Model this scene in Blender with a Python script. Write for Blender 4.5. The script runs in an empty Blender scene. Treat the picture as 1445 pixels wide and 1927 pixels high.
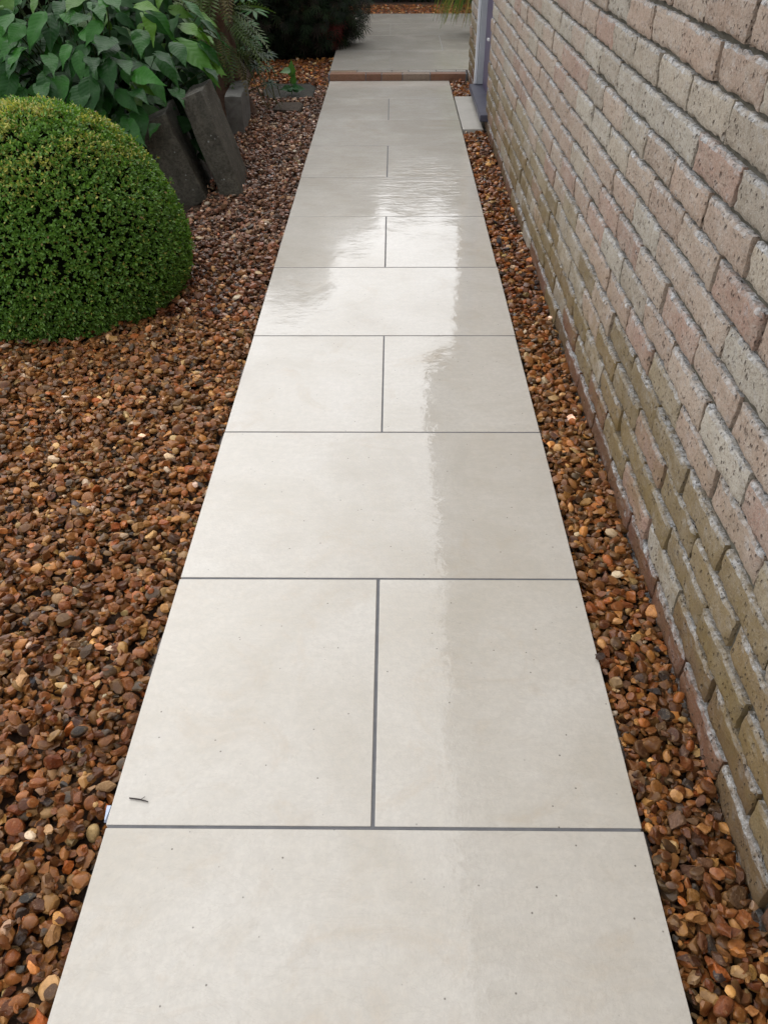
import bpy, bmesh, math, random
import numpy as np
from mathutils import Matrix, Vector, Euler, noise

R = math.radians
rnd = random.Random(7)
rng = np.random.default_rng(11)
scene = bpy.context.scene
C = scene.collection

# ------------------------------------------------------------------ camera
F_PX, W_PX, H_PX = 1503.265, 1445.0, 1927.0
PITCH, YAW, ROLL = 0.6793, -0.0139, -0.0066
CAM = np.array([0.0315, 0.0, 1.2544])
fw = np.array([math.sin(YAW) * math.cos(PITCH), math.cos(YAW) * math.cos(PITCH), -math.sin(PITCH)])
r0 = np.array([math.cos(YAW), -math.sin(YAW), 0.0]); u0 = np.cross(r0, fw)
rt = math.cos(ROLL) * r0 + math.sin(ROLL) * u0
up = -math.sin(ROLL) * r0 + math.cos(ROLL) * u0
cam_data = bpy.data.cameras.new('camera')
cam_data.sensor_fit = 'HORIZONTAL'; cam_data.sensor_width = 36.0
cam_data.lens = 36.0 * F_PX / W_PX
cam_data.clip_start = 0.02; cam_data.clip_end = 2000
cam = bpy.data.objects.new('camera', cam_data); C.objects.link(cam)
M4 = Matrix.Identity(4)
for i in range(3):
    M4[i][0], M4[i][1], M4[i][2], M4[i][3] = rt[i], up[i], -fw[i], CAM[i]
cam.matrix_world = M4
scene.camera = cam

def project(P):
    v = np.asarray(P, float) - CAM
    z = v @ fw
    z = np.where(np.abs(z) < 1e-6, 1e-6, z)
    return 722.5 + F_PX * (v @ rt) / z, 963.5 - F_PX * (v @ up) / z, z

# ------------------------------------------------------------------ world, sun, exposure
SUN_EL, SUN_AZ = 46.0, -24.0          # overcast: a broad soft brightness, ahead and to the left
world = bpy.data.worlds.new('World'); scene.world = world
world.use_nodes = True
nt = world.node_tree; nt.nodes.clear()
w_out = nt.nodes.new('ShaderNodeOutputWorld'); w_bg = nt.nodes.new('ShaderNodeBackground')
w_sky = nt.nodes.new('ShaderNodeTexSky'); w_sky.sky_type = 'NISHITA'; w_sky.sun_disc = False
w_sky.sun_elevation = R(SUN_EL); w_sky.sun_rotation = R(SUN_AZ)
w_sky.air_density = 1.0; w_sky.dust_density = 3.0
w_hsv = nt.nodes.new('ShaderNodeHueSaturation'); w_hsv.inputs['Saturation'].default_value = 0.22
w_mix = nt.nodes.new('ShaderNodeMixRGB'); w_mix.inputs['Fac'].default_value = 0.70
w_mix.inputs['Color2'].default_value = (9.6, 9.9, 10.4, 1)     # the even cloud layer
w_bg.inputs['Strength'].default_value = 0.12
nt.links.new(w_sky.outputs[0], w_hsv.inputs['Color']); nt.links.new(w_hsv.outputs[0], w_mix.inputs['Color1'])
nt.links.new(w_mix.outputs[0], w_bg.inputs[0]); nt.links.new(w_bg.outputs[0], w_out.inputs[0])

sun_d = bpy.data.lights.new('sun', 'SUN'); sun_d.energy = .6; sun_d.angle = R(80); sun_d.color = (1.0, 0.96, 0.9)
sun = bpy.data.objects.new('sun', sun_d); C.objects.link(sun)
sv = Vector((math.sin(R(SUN_AZ)) * math.cos(R(SUN_EL)), math.cos(R(SUN_AZ)) * math.cos(R(SUN_EL)), math.sin(R(SUN_EL))))
sun.rotation_euler = sv.to_track_quat('Z', 'Y').to_euler(); sun.location = (-6, 4, 8)
scene.view_settings.view_transform = 'Standard'; scene.view_settings.look = 'None'
scene.view_settings.gamma = 1.0; scene.view_settings.use_curve_mapping = False
scene.view_settings.exposure = 0.70
scene.cycles.max_bounces = 5; scene.cycles.diffuse_bounces = 3; scene.cycles.glossy_bounces = 3; scene.cycles.transmission_bounces = 3

# ------------------------------------------------------------------ helpers
def tag(o, label=None, cat=None, group=None, kind=None):
    if label: o['label'] = label
    if cat: o['category'] = cat
    if group: o['group'] = group
    if kind: o['kind'] = kind
    return o

def empty(name, loc, rz=0):
    o = bpy.data.objects.new(name, None); C.objects.link(o)
    o.location = loc; o.rotation_euler = (0, 0, rz); o.empty_display_size = .05
    return o

def link(name, me, mat=None, parent=None):
    o = bpy.data.objects.new(name, me); C.objects.link(o)
    if mat is not None and len(me.materials) == 0: me.materials.append(mat)
    if parent is not None:
        o.parent = parent
        o.matrix_parent_inverse = Matrix.Identity(4)
    return o

def put(o, parent, M):
    """child of an identity-based parent: place by world matrix"""
    o.parent = parent
    o.matrix_local = parent_inv(parent) @ M

def parent_inv(p):
    m = Matrix.LocRotScale(p.location, p.rotation_euler, p.scale)
    q = p.parent
    while q is not None:
        m = Matrix.LocRotScale(q.location, q.rotation_euler, q.scale) @ m
        q = q.parent
    return m.inverted()

def mesh_np(name, V, Fa, smooth=True, sharp=None, col=None):
    """V (n,3), Fa list/array of equal-length polygons -> mesh"""
    me = bpy.data.meshes.new(name)
    V = np.asarray(V, np.float32); Fa = np.asarray(Fa, np.int32)
    k = Fa.shape[1]
    me.vertices.add(len(V)); me.vertices.foreach_set('co', V.ravel())
    me.loops.add(Fa.size); me.loops.foreach_set('vertex_index', Fa.ravel())
    me.polygons.add(len(Fa)); me.polygons.foreach_set('loop_start', np.arange(0, Fa.size, k, dtype=np.int32))
    me.polygons.foreach_set('loop_total', np.full(len(Fa), k, np.int32))
    me.polygons.foreach_set('use_smooth', np.full(len(Fa), smooth, bool))
    me.update(calc_edges=True)
    if sharp is not None: me.set_sharp_from_angle(angle=sharp)
    if col is not None:
        a = me.attributes.new('col', 'FLOAT_COLOR', 'POINT')
        c4 = np.ones((len(V), 4), np.float32); c4[:, :3] = col
        a.data.foreach_set('color', c4.ravel())
    return me

def mesh_py(name, V, Fa, smooth=False):
    me = bpy.data.meshes.new(name); me.from_pydata([tuple(map(float, v)) for v in V], [], Fa); me.update()
    if smooth: me.polygons.foreach_set('use_smooth', [True] * len(me.polygons))
    return me

def scatter(name, bases, idx, mats, cols, smooth=True, sharp=None):
    """join many transformed copies of base meshes (V,F) into one mesh with a colour per copy"""
    VV, FF, CC, off = [], [], [], 0
    idx = np.asarray(idx); mats = np.asarray(mats); cols = np.asarray(cols)
    for b, (V, Fa) in enumerate(bases):
        sel = np.nonzero(idx == b)[0]
        if not len(sel): continue
        V = np.asarray(V, float); Fa = np.asarray(Fa)
        P = np.einsum('nij,vj->nvi', mats[sel][:, :3, :3], V) + mats[sel][:, None, :3, 3]
        n, v = P.shape[:2]
        VV.append(P.reshape(-1, 3)); FF.append((Fa[None] + (np.arange(n) * v)[:, None, None] + off).reshape(-1, Fa.shape[1]))
        CC.append(np.repeat(cols[sel], v, 0)); off += n * v
    return mesh_np(name, np.concatenate(VV), np.concatenate(FF), smooth, sharp, np.concatenate(CC))

def box_bm(bm, x0, x1, y0, y1, z0, z1, bev=0.0, seg=1):
    vs = [bm.verts.new((x, y, z)) for x in (x0, x1) for y in (y0, y1) for z in (z0, z1)]
    f = [(0, 1, 3, 2), (4, 6, 7, 5), (0, 4, 5, 1), (2, 3, 7, 6), (0, 2, 6, 4), (1, 5, 7, 3)]
    fs = [bm.faces.new([vs[i] for i in q]) for q in f]
    if bev:
        es = list({e for q in fs for e in q.edges})
        bmesh.ops.bevel(bm, geom=es, offset=bev, segments=seg, affect='EDGES', profile=.6)

def box(name, x0, x1, y0, y1, z0, z1, mat, parent=None, bev=0.0, seg=1, smooth=False):
    bm = bmesh.new(); box_bm(bm, x0, x1, y0, y1, z0, z1, bev, seg)
    bmesh.ops.recalc_face_normals(bm, faces=bm.faces)
    me = bpy.data.meshes.new(name); bm.to_mesh(me); bm.free()
    if smooth: me.polygons.foreach_set('use_smooth', [True] * len(me.polygons))
    return link(name, me, mat, parent)

def tube(path, radii, seg=8):
    """V,F of a tapered tube through points"""
    path = [Vector(p) for p in path]; V, Fa = [], []
    n = len(path)
    for i, p in enumerate(path):
        d = (path[min(i + 1, n - 1)] - path[max(i - 1, 0)]).normalized()
        a = d.orthogonal().normalized(); b = d.cross(a)
        for k in range(seg):
            t = 2 * math.pi * k / seg
            V.append(p + (a * math.cos(t) + b * math.sin(t)) * radii[i])
    for i in range(n - 1):
        for k in range(seg):
            k2 = (k + 1) % seg
            Fa.append((i * seg + k, i * seg + k2, (i + 1) * seg + k2, (i + 1) * seg + k))
    return V, Fa

def ico(sub):
    bm = bmesh.new(); bmesh.ops.create_icosphere(bm, subdivisions=sub, radius=1.0)
    V = np.array([v.co[:] for v in bm.verts]); Fa = np.array([[v.index for v in f.verts] for f in bm.faces]); bm.free()
    return V, Fa

def frames(pos, zdir, spin, scale):
    """4x4 matrices with local Z along zdir, spun, scaled (n,3)"""
    n = len(pos); z = zdir / np.linalg.norm(zdir, axis=1, keepdims=True)
    ref = np.where(np.abs(z[:, 2:3]) < .95, np.array([[0, 0, 1.]]), np.array([[1., 0, 0]]))
    x = np.cross(ref, z); x /= np.linalg.norm(x, axis=1, keepdims=True); y = np.cross(z, x)
    c, s = np.cos(spin)[:, None], np.sin(spin)[:, None]
    x2, y2 = c * x + s * y, -s * x + c * y
    M = np.zeros((n, 4, 4)); M[:, :3, 0] = x2 * scale[:, :1]; M[:, :3, 1] = y2 * scale[:, 1:2]; M[:, :3, 2] = z * scale[:, 2:3]
    M[:, :3, 3] = pos; M[:, 3, 3] = 1
    return M

# ------------------------------------------------------------------ material helpers
class NM:
    def __init__(s, name):
        s.m = bpy.data.materials.new(name); s.m.use_nodes = True; s.t = s.m.node_tree
        s.t.nodes.clear(); s.out = s.n('ShaderNodeOutputMaterial')
    def n(s, typ, **kw):
        nd = s.t.nodes.new(typ)
        for k, v in kw.items(): setattr(nd, k, v)
        return nd
    def l(s, a, b): s.t.links.new(a, b)
    def val(s, sock, v):
        if isinstance(v, bpy.types.NodeSocket): s.l(v, sock)
        else: sock.default_value = v
    def bsdf(s, **kw):
        b = s.n('ShaderNodeBsdfPrincipled')
        for k, v in kw.items(): s.val(b.inputs[k.replace('_', ' ')], v)
        s.l(b.outputs[0], s.out.inputs[0]); return b
    def obj(s): return s.n('ShaderNodeTexCoord').outputs['Object']
    def pos(s): return s.n('ShaderNodeNewGeometry').outputs['Position']
    def attr(s, name='col'): return s.n('ShaderNodeAttribute', attribute_name=name).outputs['Color']
    def oinfo(s, k): return s.n('ShaderNodeObjectInfo').outputs[k]
    def mapping(s, vec, loc=(0, 0, 0), scale=(1, 1, 1), rot=(0, 0, 0)):
        m = s.n('ShaderNodeMapping'); s.l(vec, m.inputs['Vector'])
        s.val(m.inputs['Location'], loc); s.val(m.inputs['Scale'], scale); s.val(m.inputs['Rotation'], rot)
        return m.outputs[0]
    def noise(s, vec, scale, detail=4, rough=.55, dist=0.0, out='Fac'):
        t = s.n('ShaderNodeTexNoise'); s.l(vec, t.inputs['Vector'])
        s.val(t.inputs['Scale'], scale); t.inputs['Detail'].default_value = detail
        t.inputs['Roughness'].default_value = rough; t.inputs['Distortion'].default_value = dist
        return t.outputs[out]
    def vor(s, vec, scale, feature='F1', out='Distance', rand=1.0):
        t = s.n('ShaderNodeTexVoronoi', feature=feature); s.l(vec, t.inputs['Vector']); s.val(t.inputs['Scale'], scale)
        t.inputs['Randomness'].default_value = rand
        return t.outputs[out]
    def ramp(s, fac, stops, interp='LINEAR'):
        r = s.n('ShaderNodeValToRGB'); s.l(fac, r.inputs[0]); e = r.color_ramp.elements; r.color_ramp.interpolation = interp
        while len(e) < len(stops): e.new(.5)
        for q, (p, c) in zip(e, stops):
            q.position = p; q.color = (c, c, c, 1) if isinstance(c, (int, float)) else (*c, 1)
        return r.outputs[0]
    def mix(s, fac, a, b, mode='MIX'):
        m = s.n('ShaderNodeMixRGB', blend_type=mode); s.val(m.inputs[0], fac)
        for i, v in ((1, a), (2, b)):
            if isinstance(v, tuple) and len(v) == 3: v = (*v, 1)
            s.val(m.inputs[i], v)
        return m.outputs[0]
    def math(s, op, a, b=0.0, clamp=False):
        m = s.n('ShaderNodeMath', operation=op, use_clamp=clamp); s.val(m.inputs[0], a); s.val(m.inputs[1], b); return m.outputs[0]
    def bump(s, h, strength, dist, nrm=None):
        b = s.n('ShaderNodeBump'); s.l(h, b.inputs['Height']); s.val(b.inputs['Strength'], strength); b.inputs['Distance'].default_value = dist
        if nrm is not None: s.l(nrm, b.inputs['Normal'])
        return b.outputs[0]
    def sep(s, vec):
        x = s.n('ShaderNodeSeparateXYZ'); s.l(vec, x.inputs[0]); return x.outputs
    def rand_offset(s, vec, k=37.0):
        rv = s.n('ShaderNodeVectorMath', operation='ADD'); cb = s.n('ShaderNodeCombineXYZ')
        r = s.oinfo('Random')
        s.l(s.math('MULTIPLY', r, k), cb.inputs[0]); s.l(s.math('MULTIPLY', r, k * 2.3), cb.inputs[1]); s.l(s.math('MULTIPLY', r, k * .71), cb.inputs[2])
        s.l(vec, rv.inputs[0]); s.l(cb.outputs[0], rv.inputs[1]); return rv.outputs[0]

def mat_slab(name, tone, wet_bump=1.0):
    n = NM(name)
    P = n.pos(); O = n.rand_offset(P)
    cloud = n.noise(O, 2.6, 6, .6, .8); fine = n.noise(n.mapping(O, scale=(.35, 1, 1)), 26, 5, .65, .4)
    base = n.mix(n.ramp(cloud, [(.32, 0.0), (.66, 1.0)]), tone, tuple(c * k for c, k in zip(tone, (.83, .80, .745))))
    base = n.mix(n.math('MULTIPLY', n.ramp(fine, [(.45, 0.0), (.8, 1.0)]), .30), base, tuple(c * k for c, k in zip(tone, (1.12, 1.13, 1.14))))
    tan = n.ramp(n.noise(O, 5.2, 5, .7, 1.2), [(.56, 0.0), (.74, 1.0)])
    base = n.mix(n.math('MULTIPLY', tan, .56), base, tuple(c * k for c, k in zip(tone, (.80, .70, .58))))
    base = n.mix(1.0, base, n.ramp(n.oinfo('Random'), [(0, (.95, .945, .94)), (1, (1.0, 1.0, 1.0))]), 'MULTIPLY')
    # faint scratches / veins and dirt specks
    mott = n.noise(O, 70, 4, .75)
    base = n.mix(n.math('MULTIPLY', n.ramp(mott, [(.42, 1.0), (.62, 0.0)]), .30), base, tuple(c * .70 for c in tone))
    vein = n.ramp(n.noise(n.mapping(O, scale=(1, 2.2, 1), rot=(0, 0, .5)), 7, 6, .6, 2.5), [(.485, 0.0), (.5, 1.0), (.515, 0.0)])
    base = n.mix(n.math('MULTIPLY', vein, .22), base, tuple(c * k for c, k in zip(tone, (.62, .58, .54))))
    sp = n.vor(O, 34); spm = n.ramp(sp, [(.03, 1.0), (.075, 0.0)])
    spsel = n.ramp(n.noise(O, 9, 2), [(.42, 0.0), (.48, 1.0)])
    base = n.mix(n.math('MULTIPLY', n.math('MULTIPLY', spm, spsel), .85), base, (.07, .055, .04))
    sp2 = n.ramp(n.vor(O, 110), [(.05, 1.0), (.12, 0.0)])
    smud = n.ramp(n.noise(O, 6.5, 5, .75), [(.52, 0.0), (.68, 1.0)])
    base = n.mix(n.math('MULTIPLY', n.math('MULTIPLY', sp2, smud), .5), base, (.2, .13, .08))
    # riven relief below, and the water film above: calm sheets with ragged edges, wrinkled where it runs thin
    streak = n.noise(n.mapping(P, scale=(.22, 1, 1)), 30, 3, .55, .8)
    calm = n.noise(n.mapping(P, scale=(.7, 1, 1)), 46, 3, .6, .5)
    grain = n.noise(P, 170, 3, .6)
    yy = n.math('ABSOLUTE', n.math('SUBTRACT', n.sep(P)[1], 4.35))
    run = n.math('ADD', n.ramp(n.noise(n.mapping(P, loc=(3.1, .4, 0), scale=(1.4, 1, 1)), 1.9, 4, .6, .5), [(.56, 0.0), (.70, .35)]), n.ramp(yy, [(.12, .62), (.55, 0.0)]), True)
    b0 = n.bump(n.noise(P, 7, 2, .5), .16 * wet_bump, .01)
    b1 = n.bump(calm, .10 * wet_bump, .004, b0)
    cn = n.bump(streak, n.math('MULTIPLY', run, .62 * wet_bump), .004, b1)
    dn = n.bump(n.math('ADD', streak, grain), .35, .0015)
    puddle = run
    dry = n.ramp(n.noise(P, 3.2, 5, .7), [(.3, .75), (.5, 1.0)])
    yq = n.math('ADD', n.sep(P)[1], n.math('MULTIPLY', n.noise(P, 2.5, 4, .6), 1.2))
    dry = n.math('MULTIPLY', dry, n.ramp(n.math('MULTIPLY', yq, .25), [(.27, .58), (.62, 1.0)]))
    b = n.bsdf(Base_Color=base, Roughness=.62, Normal=dn)
    n.val(b.inputs['Coat Weight'], dry); n.val(b.inputs['Coat Roughness'], n.ramp(puddle, [(0, .008), (1, .03)]))
    n.val(b.inputs['Coat IOR'], 1.52); n.l(cn, b.inputs['Coat Normal'])
    return n.m

def mat_stone(name, from_obj, rims_hollows=True):
    n = NM(name)
    O = n.rand_offset(n.obj()) if from_obj else n.pos()
    k = 1.0 if from_obj else 1 / .011
    base = n.oinfo('Color') if from_obj else n.attr()
    f1 = n.noise(O, 1.5 * k, 4, .65, .6); f2 = n.noise(O, 5 * k, 3, .7)
    c = n.mix(n.ramp(f1, [(.3, .65), (.6, 0.0)]), base, n.mix(1.0, base, (.42, .36, .32), 'MULTIPLY'))
    c = n.mix(n.ramp(f1, [(.60, 0.0), (.72, .6)]), c, n.mix(.55, base, (.48, .33, .17)))
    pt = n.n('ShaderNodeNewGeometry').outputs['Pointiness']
    if rims_hollows: c = n.mix(n.ramp(pt, [(.54, 0.0), (.66, .55)]), c, n.mix(.5, base, (.58, .33, .11)))
    if rims_hollows: c = n.mix(n.ramp(pt, [(.36, .7), (.47, 0.0)]), c, n.mix(1.0, base, (.40, .34, .30), 'MULTIPLY'))  # shade of the hollows painted into the stone colour
    c = n.mix(n.ramp(f2, [(.62, 0.0), (.72, .30)]), c, (.55, .44, .29))
    b = n.bsdf(Base_Color=c, Roughness=n.ramp(f2, [(.3, .30), (.7, .55)]), Normal=n.bump(f2, .35, .002 if not from_obj else .15))
    b.inputs['Specular IOR Level'].default_value = .18; b.inputs['Coat Weight'].default_value = .45; b.inputs['Coat Roughness'].default_value = .06; b.inputs['Coat IOR'].default_value = 1.33
    return n.m

def mat_brick(name, from_obj, algae=1.0, crusty=1.0):
    n = NM(name)
    P = n.pos(); O = n.rand_offset(P) if from_obj else P
    base = n.oinfo('Color') if from_obj else n.attr()
    zf = n.ramp(n.sep(P)[2], [(.10, .12), (.50, 1.0)])
    big = n.noise(O, 14, 5, .65, .5); mid = n.noise(O, 55, 5, .7); fine = n.noise(O, 240, 4, .7)
    c = n.mix(n.math('MULTIPLY', n.ramp(big, [(.38, 0.0), (.65, .42)]), zf), base, (.42, .37, .305))
    c = n.mix(n.ramp(mid, [(.45, 0.0), (.72, .5)]), c, n.mix(1.0, base, (.72, .62, .54), 'MULTIPLY'))
    c = n.mix(n.math('MULTIPLY', n.ramp(fine, [(.5, 0.0), (.70, .46)]), zf), c, (.54, .50, .45))
    grit = n.noise(O, 150, 3, .8)
    c = n.mix(n.ramp(grit, [(.35, .6), (.48, 0.0)]), c, (.13, .10, .075))
    # drag marks and pits of a rough stock brick
    pv = n.mapping(O, scale=(1, .75, .5)); pd = n.vor(pv, 150); pm = n.ramp(pd, [(.10, 1.0), (.28, 0.0)])
    psel = n.ramp(n.noise(O, 38, 3), [(.45, 0.0), (.57, 1.0)])
    pits = n.math('MULTIPLY', pm, psel)
    pd2 = n.ramp(n.vor(pv, 62), [(.06, 1.0), (.2, 0.0)]); pits2 = n.math('MULTIPLY', pd2, n.ramp(n.noise(O, 21, 3), [(.47, 0.0), (.55, 1.0)]))
    pits = n.math('MAXIMUM', pits, pits2)
    c = n.mix(n.math('MULTIPLY', pits, .72), c, (.13, .095, .07))
    # grey lichen crust on the weathered upper arris
    N = n.n('ShaderNodeNewGeometry').outputs['True Normal']; nz = n.sep(N)[2]
    crust = n.math('MULTIPLY', n.ramp(nz, [(.15, 0.0), (.7, 1.0)]), n.ramp(n.noise(O, 30, 5, .7), [(.36, .25 * crusty), (.56, 1.0 * crusty)]))
    cc = n.mix(n.ramp(n.noise(O, 95, 4, .75), [(.36, 0.0), (.62, 1.0)]), (.12, .115, .105), (.58, .58, .58))
    c = n.mix(crust, c, cc)
    # algae patches
    z = n.sep(P)[2]
    alg = n.math('MULTIPLY', n.ramp(n.noise(P, 9, 5, .7, .6), [(.38, 0.0), (.60, 1.0)]), n.ramp(z, [(.05, .22 * algae), (.14, .75 * algae), (.46, .08 * algae)]))
    c = n.mix(alg, c, n.mix(n.noise(P, 60, 4), (.140, .080, .022), (.215, .155, .052)))
    damp = n.ramp(z, [(.0, .38), (.30, .72)])
    h = n.math('ADD', n.math('MULTIPLY', mid, .5), n.math('SUBTRACT', n.math('MULTIPLY', fine, .35), n.math('MULTIPLY', pits, 1.1)))
    b = n.bsdf(Base_Color=c, Roughness=n.math('ADD', n.math('MULTIPLY', damp, 1.0), .1), Normal=n.bump(h, 1.0, .009))
    b.inputs['Specular IOR Level'].default_value = .35
    return n.m

def mat_simple(name, c1, c2, scale=8, rough=.8, bump=.3, bdist=.004, bscale=None, spec=.4, detail=5, from_pos=True):
    n = NM(name); P = n.pos() if from_pos else n.obj()
    f = n.noise(P, scale, detail, .65, .4); g = n.noise(P, bscale or scale * 5, 5, .7)
    c = n.mix(n.ramp(f, [(.3, 0.0), (.7, 1.0)]), c1, c2)
    c = n.mix(n.math('MULTIPLY', g, .35), c, tuple(x * .55 for x in c1))
    b = n.bsdf(Base_Color=c, Roughness=rough, Normal=n.bump(g, bump, bdist)); b.inputs['Specular IOR Level'].default_value = spec
    return n.m

def mat_leaf(name, src, rough=.45, veins=False, trans=.3, spec=.4):
    n = NM(name)
    base = {'obj': lambda: n.oinfo('Color'), 'attr': n.attr}[src]()
    f = n.noise(n.pos(), 35, 4, .6)
    c = n.mix(n.ramp(f, [(.35, 0.0), (.7, .5)]), base, n.mix(1.0, base, (.62, .70, .6), 'MULTIPLY'))
    nrm = None
    if veins:
        x, y, z = n.sep(n.obj())
        ay = n.math('ABSOLUTE', y)
        ph = n.math('MULTIPLY', n.math('SUBTRACT', x, n.math('MULTIPLY', ay, .8)), 27.0)
        w = n.math('ABSOLUTE', n.math('SINE', ph))
        side = n.ramp(w, [(0, 1.0), (.16, 0.0)])
        midr = n.ramp(ay, [(.006, 1.0), (.02, 0.0)])
        v = n.math('MAXIMUM', side, midr)
        c = n.mix(n.math('MULTIPLY', v, .10), c, n.mix(.5, base, (.16, .24, .10)))
        h = n.math('ADD', n.math('MULTIPLY', w, .6), n.math('MULTIPLY', n.noise(n.obj(), 30, 3), .5))
        nrm = n.bump(h, .10, .05)
    b = n.n('ShaderNodeBsdfPrincipled'); n.l(c, b.inputs['Base Color']); b.inputs['Roughness'].default_value = rough
    b.inputs['Specular IOR Level'].default_value = spec
    if nrm is not None: n.l(nrm, b.inputs['Normal'])
    tr = n.n('ShaderNodeBsdfTranslucent'); n.l(n.mix(1.0, c, (1.1, 1.25, .5), 'MULTIPLY'), tr.inputs[0])
    ms = n.n('ShaderNodeMixShader'); ms.inputs[0].default_value = trans
    n.l(b.outputs[0], ms.inputs[1]); n.l(tr.outputs[0], ms.inputs[2]); n.l(ms.outputs[0], n.out.inputs[0])
    return n.m

M_SLAB = mat_slab('porcelain_slab', (.565, .530, .474))
M_PATIO = mat_slab('patio_slab', (.445, .412, .358), .6)
M_PGROUT = mat_simple('patio_grout', (.24, .232, .215), (.30, .29, .27), 30, .7, .4, .001)
M_GROUT = mat_simple('grout', (.115, .115, .122), (.165, .165, .172), 30, .7, .4, .001)
M_HAUNCH = mat_simple('haunch_mortar', (.16, .14, .13), (.26, .23, .21), 40, .8, .8, .006)
M_SOIL = mat_simple('soil', (.030, .020, .013), (.055, .036, .022), 14, .9, .9, .02)
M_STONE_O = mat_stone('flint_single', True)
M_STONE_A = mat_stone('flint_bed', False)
M_STONE_F = mat_stone('flint_bed_small', False, False)
M_GRIT = mat_simple('gravel_grit', (.050, .024, .012), (.11, .055, .026), 55, .7, 1.0, .02, 160)
M_BRICK_O = mat_brick('brick_single', True)
M_BRICK_A = mat_brick('brick_joined', False)
M_MORTAR = mat_simple('mortar', (.075, .065, .045), (.17, .155, .12), 25, .9, .9, .006)
M_PAVER = mat_brick('brick_paver', True, .1, .0)
M_OLDSTONE = mat_simple('old_stone', (.035, .032, .027), (.095, .088, .072), 16, .75, .7, .005, 80)
def mat_lichen(name, c1, c2):
    n = NM(name); P = n.pos(); f = n.noise(P, 14, 5, .7, .5); g_ = n.noise(P, 90, 5, .75)
    c = n.mix(n.ramp(f, [(.35, 0.0), (.65, 1.0)]), c1, c2); c = n.mix(n.ramp(g_, [(.35, .7), (.55, 0.0)]), c, tuple(x * .35 for x in c1))
    li = n.math('MULTIPLY', n.ramp(n.vor(P, 42), [(.10, 1.0), (.22, 0.0)]), n.ramp(n.noise(P, 17, 3), [(.54, 0.0), (.62, 1.0)]))
    c = n.mix(n.math('MULTIPLY', li, .8), c, (.34, .35, .32))
    b = n.bsdf(Base_Color=c, Roughness=.7, Normal=n.bump(g_, .9, .008)); b.inputs['Specular IOR Level'].default_value = .3
    return n.m
M_OLDSTONE = mat_lichen('old_lichen_stone', (.055, .050, .038), (.120, .110, .085))
M_SLABDK = mat_lichen('dark_flat_stone', (.026, .024, .018), (.05, .046, .034))
M_BLOCK = mat_simple('concrete_block', (.11, .105, .092), (.21, .205, .185), 18, .85, .8, .005, 140)
M_CONC = mat_simple('threshold_concrete', (.42, .395, .345), (.50, .47, .42), 7, .55, .2, .001)
M_STUMP = mat_simple('rotten_wood', (.06, .03, .018), (.16, .085, .05), 10, .85, .9, .012, 45)
M_WHITE = mat_simple('white_frame', (.62, .63, .65), (.70, .71, .73), 4, .35, .05, .001)
M_GREY = mat_simple('grey_frame', (.36, .37, .39), (.43, .44, .46), 4, .4, .05, .001)
M_PURPLE = mat_simple('purple_door_paint', (.085, .062, .115), (.105, .078, .135), 3, .35, .05, .001)
M_SLATE = mat_simple('slate_sill', (.06, .06, .085), (.10, .10, .13), 9, .4, .3, .001)
M_FASCIA = mat_simple('dark_fascia', (.10, .09, .085), (.13, .12, .11), 5, .5, .05, .001)
M_ROOF = mat_simple('roof_tile', (.14, .08, .06), (.20, .12, .09), 8, .85, .5, .004)
M_BARK = mat_simple('bark', (.045, .032, .022), (.09, .065, .045), 20, .9, .9, .01)
M_LEAF_BIG = mat_leaf('broad_leaf', 'obj', .44, True, .22, .20)
M_LEAF_O = mat_leaf('leaf_single', 'obj', .45, False, .3)
M_LEAF_A = mat_leaf('leaf_mass', 'attr', .42, False, .3)
M_LEAF_DK = mat_leaf('leaf_dark_mass', 'attr', .6, False, .15, .12)
M_CORE = mat_simple('shrub_core', (.006, .008, .003), (.011, .013, .006), 30, 1.0, .9, .01, None, .0)  # near-black colour standing in for the shade inside foliage
M_TWIG = mat_simple('twig_wood', (.03, .02, .02), (.05, .04, .035), 40, .8, .3, .001)
M_BLUE = mat_simple('pale_blue_plastic', (.50, .58, .74), (.58, .65, .78), 10, .4, .05, .001)
M_BRASS = mat_simple('white_fitting', (.75, .74, .72), (.8, .8, .78), 10, .3, .05, .001)

# ------------------------------------------------------------------ the setting: ground, path, patio
gm = mesh_py('ground', [(-300, -300, -.055), (300, -300, -.055), (300, 400, -.055), (-300, 400, -.055)], [(0, 1, 2, 3)])
tag(link('ground', gm, M_SOIL), kind='structure')

D, Y0, GAP = .604, .7086, .0060
path = box('path', -.447, .447, -2.3, 6.745, -.05, -.0013, M_GROUT); tag(path, kind='structure')
hv, hf = [], []
for s in (-1, 1):
    k = len(hv); n_ = 150
    for i in range(n_):
        y = -2.0 + i * 8.6 / (n_ - 1)
        wdt = .012 + .03 * max(0, noise.noise(Vector((y * 5, s * 3.1, 0)))) + .006 * noise.noise(Vector((y * 33, s, 5)))
        hv += [(s * .446, y, -.014), (s * (.446 + wdt * .6), y, -.022 + .004 * noise.noise(Vector((y * 40, s, 1)))), (s * (.446 + wdt + .012), y, -.052)]
    for i in range(n_ - 1):
        a = k + i * 3
        for j in range(2):
            q = (a + j, a + j + 1, a + j + 4, a + j + 3); hf.append(q if s > 0 else q[::-1])
link('haunching', mesh_py('haunching', hv, hf, True), M_HAUNCH, path)

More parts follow.
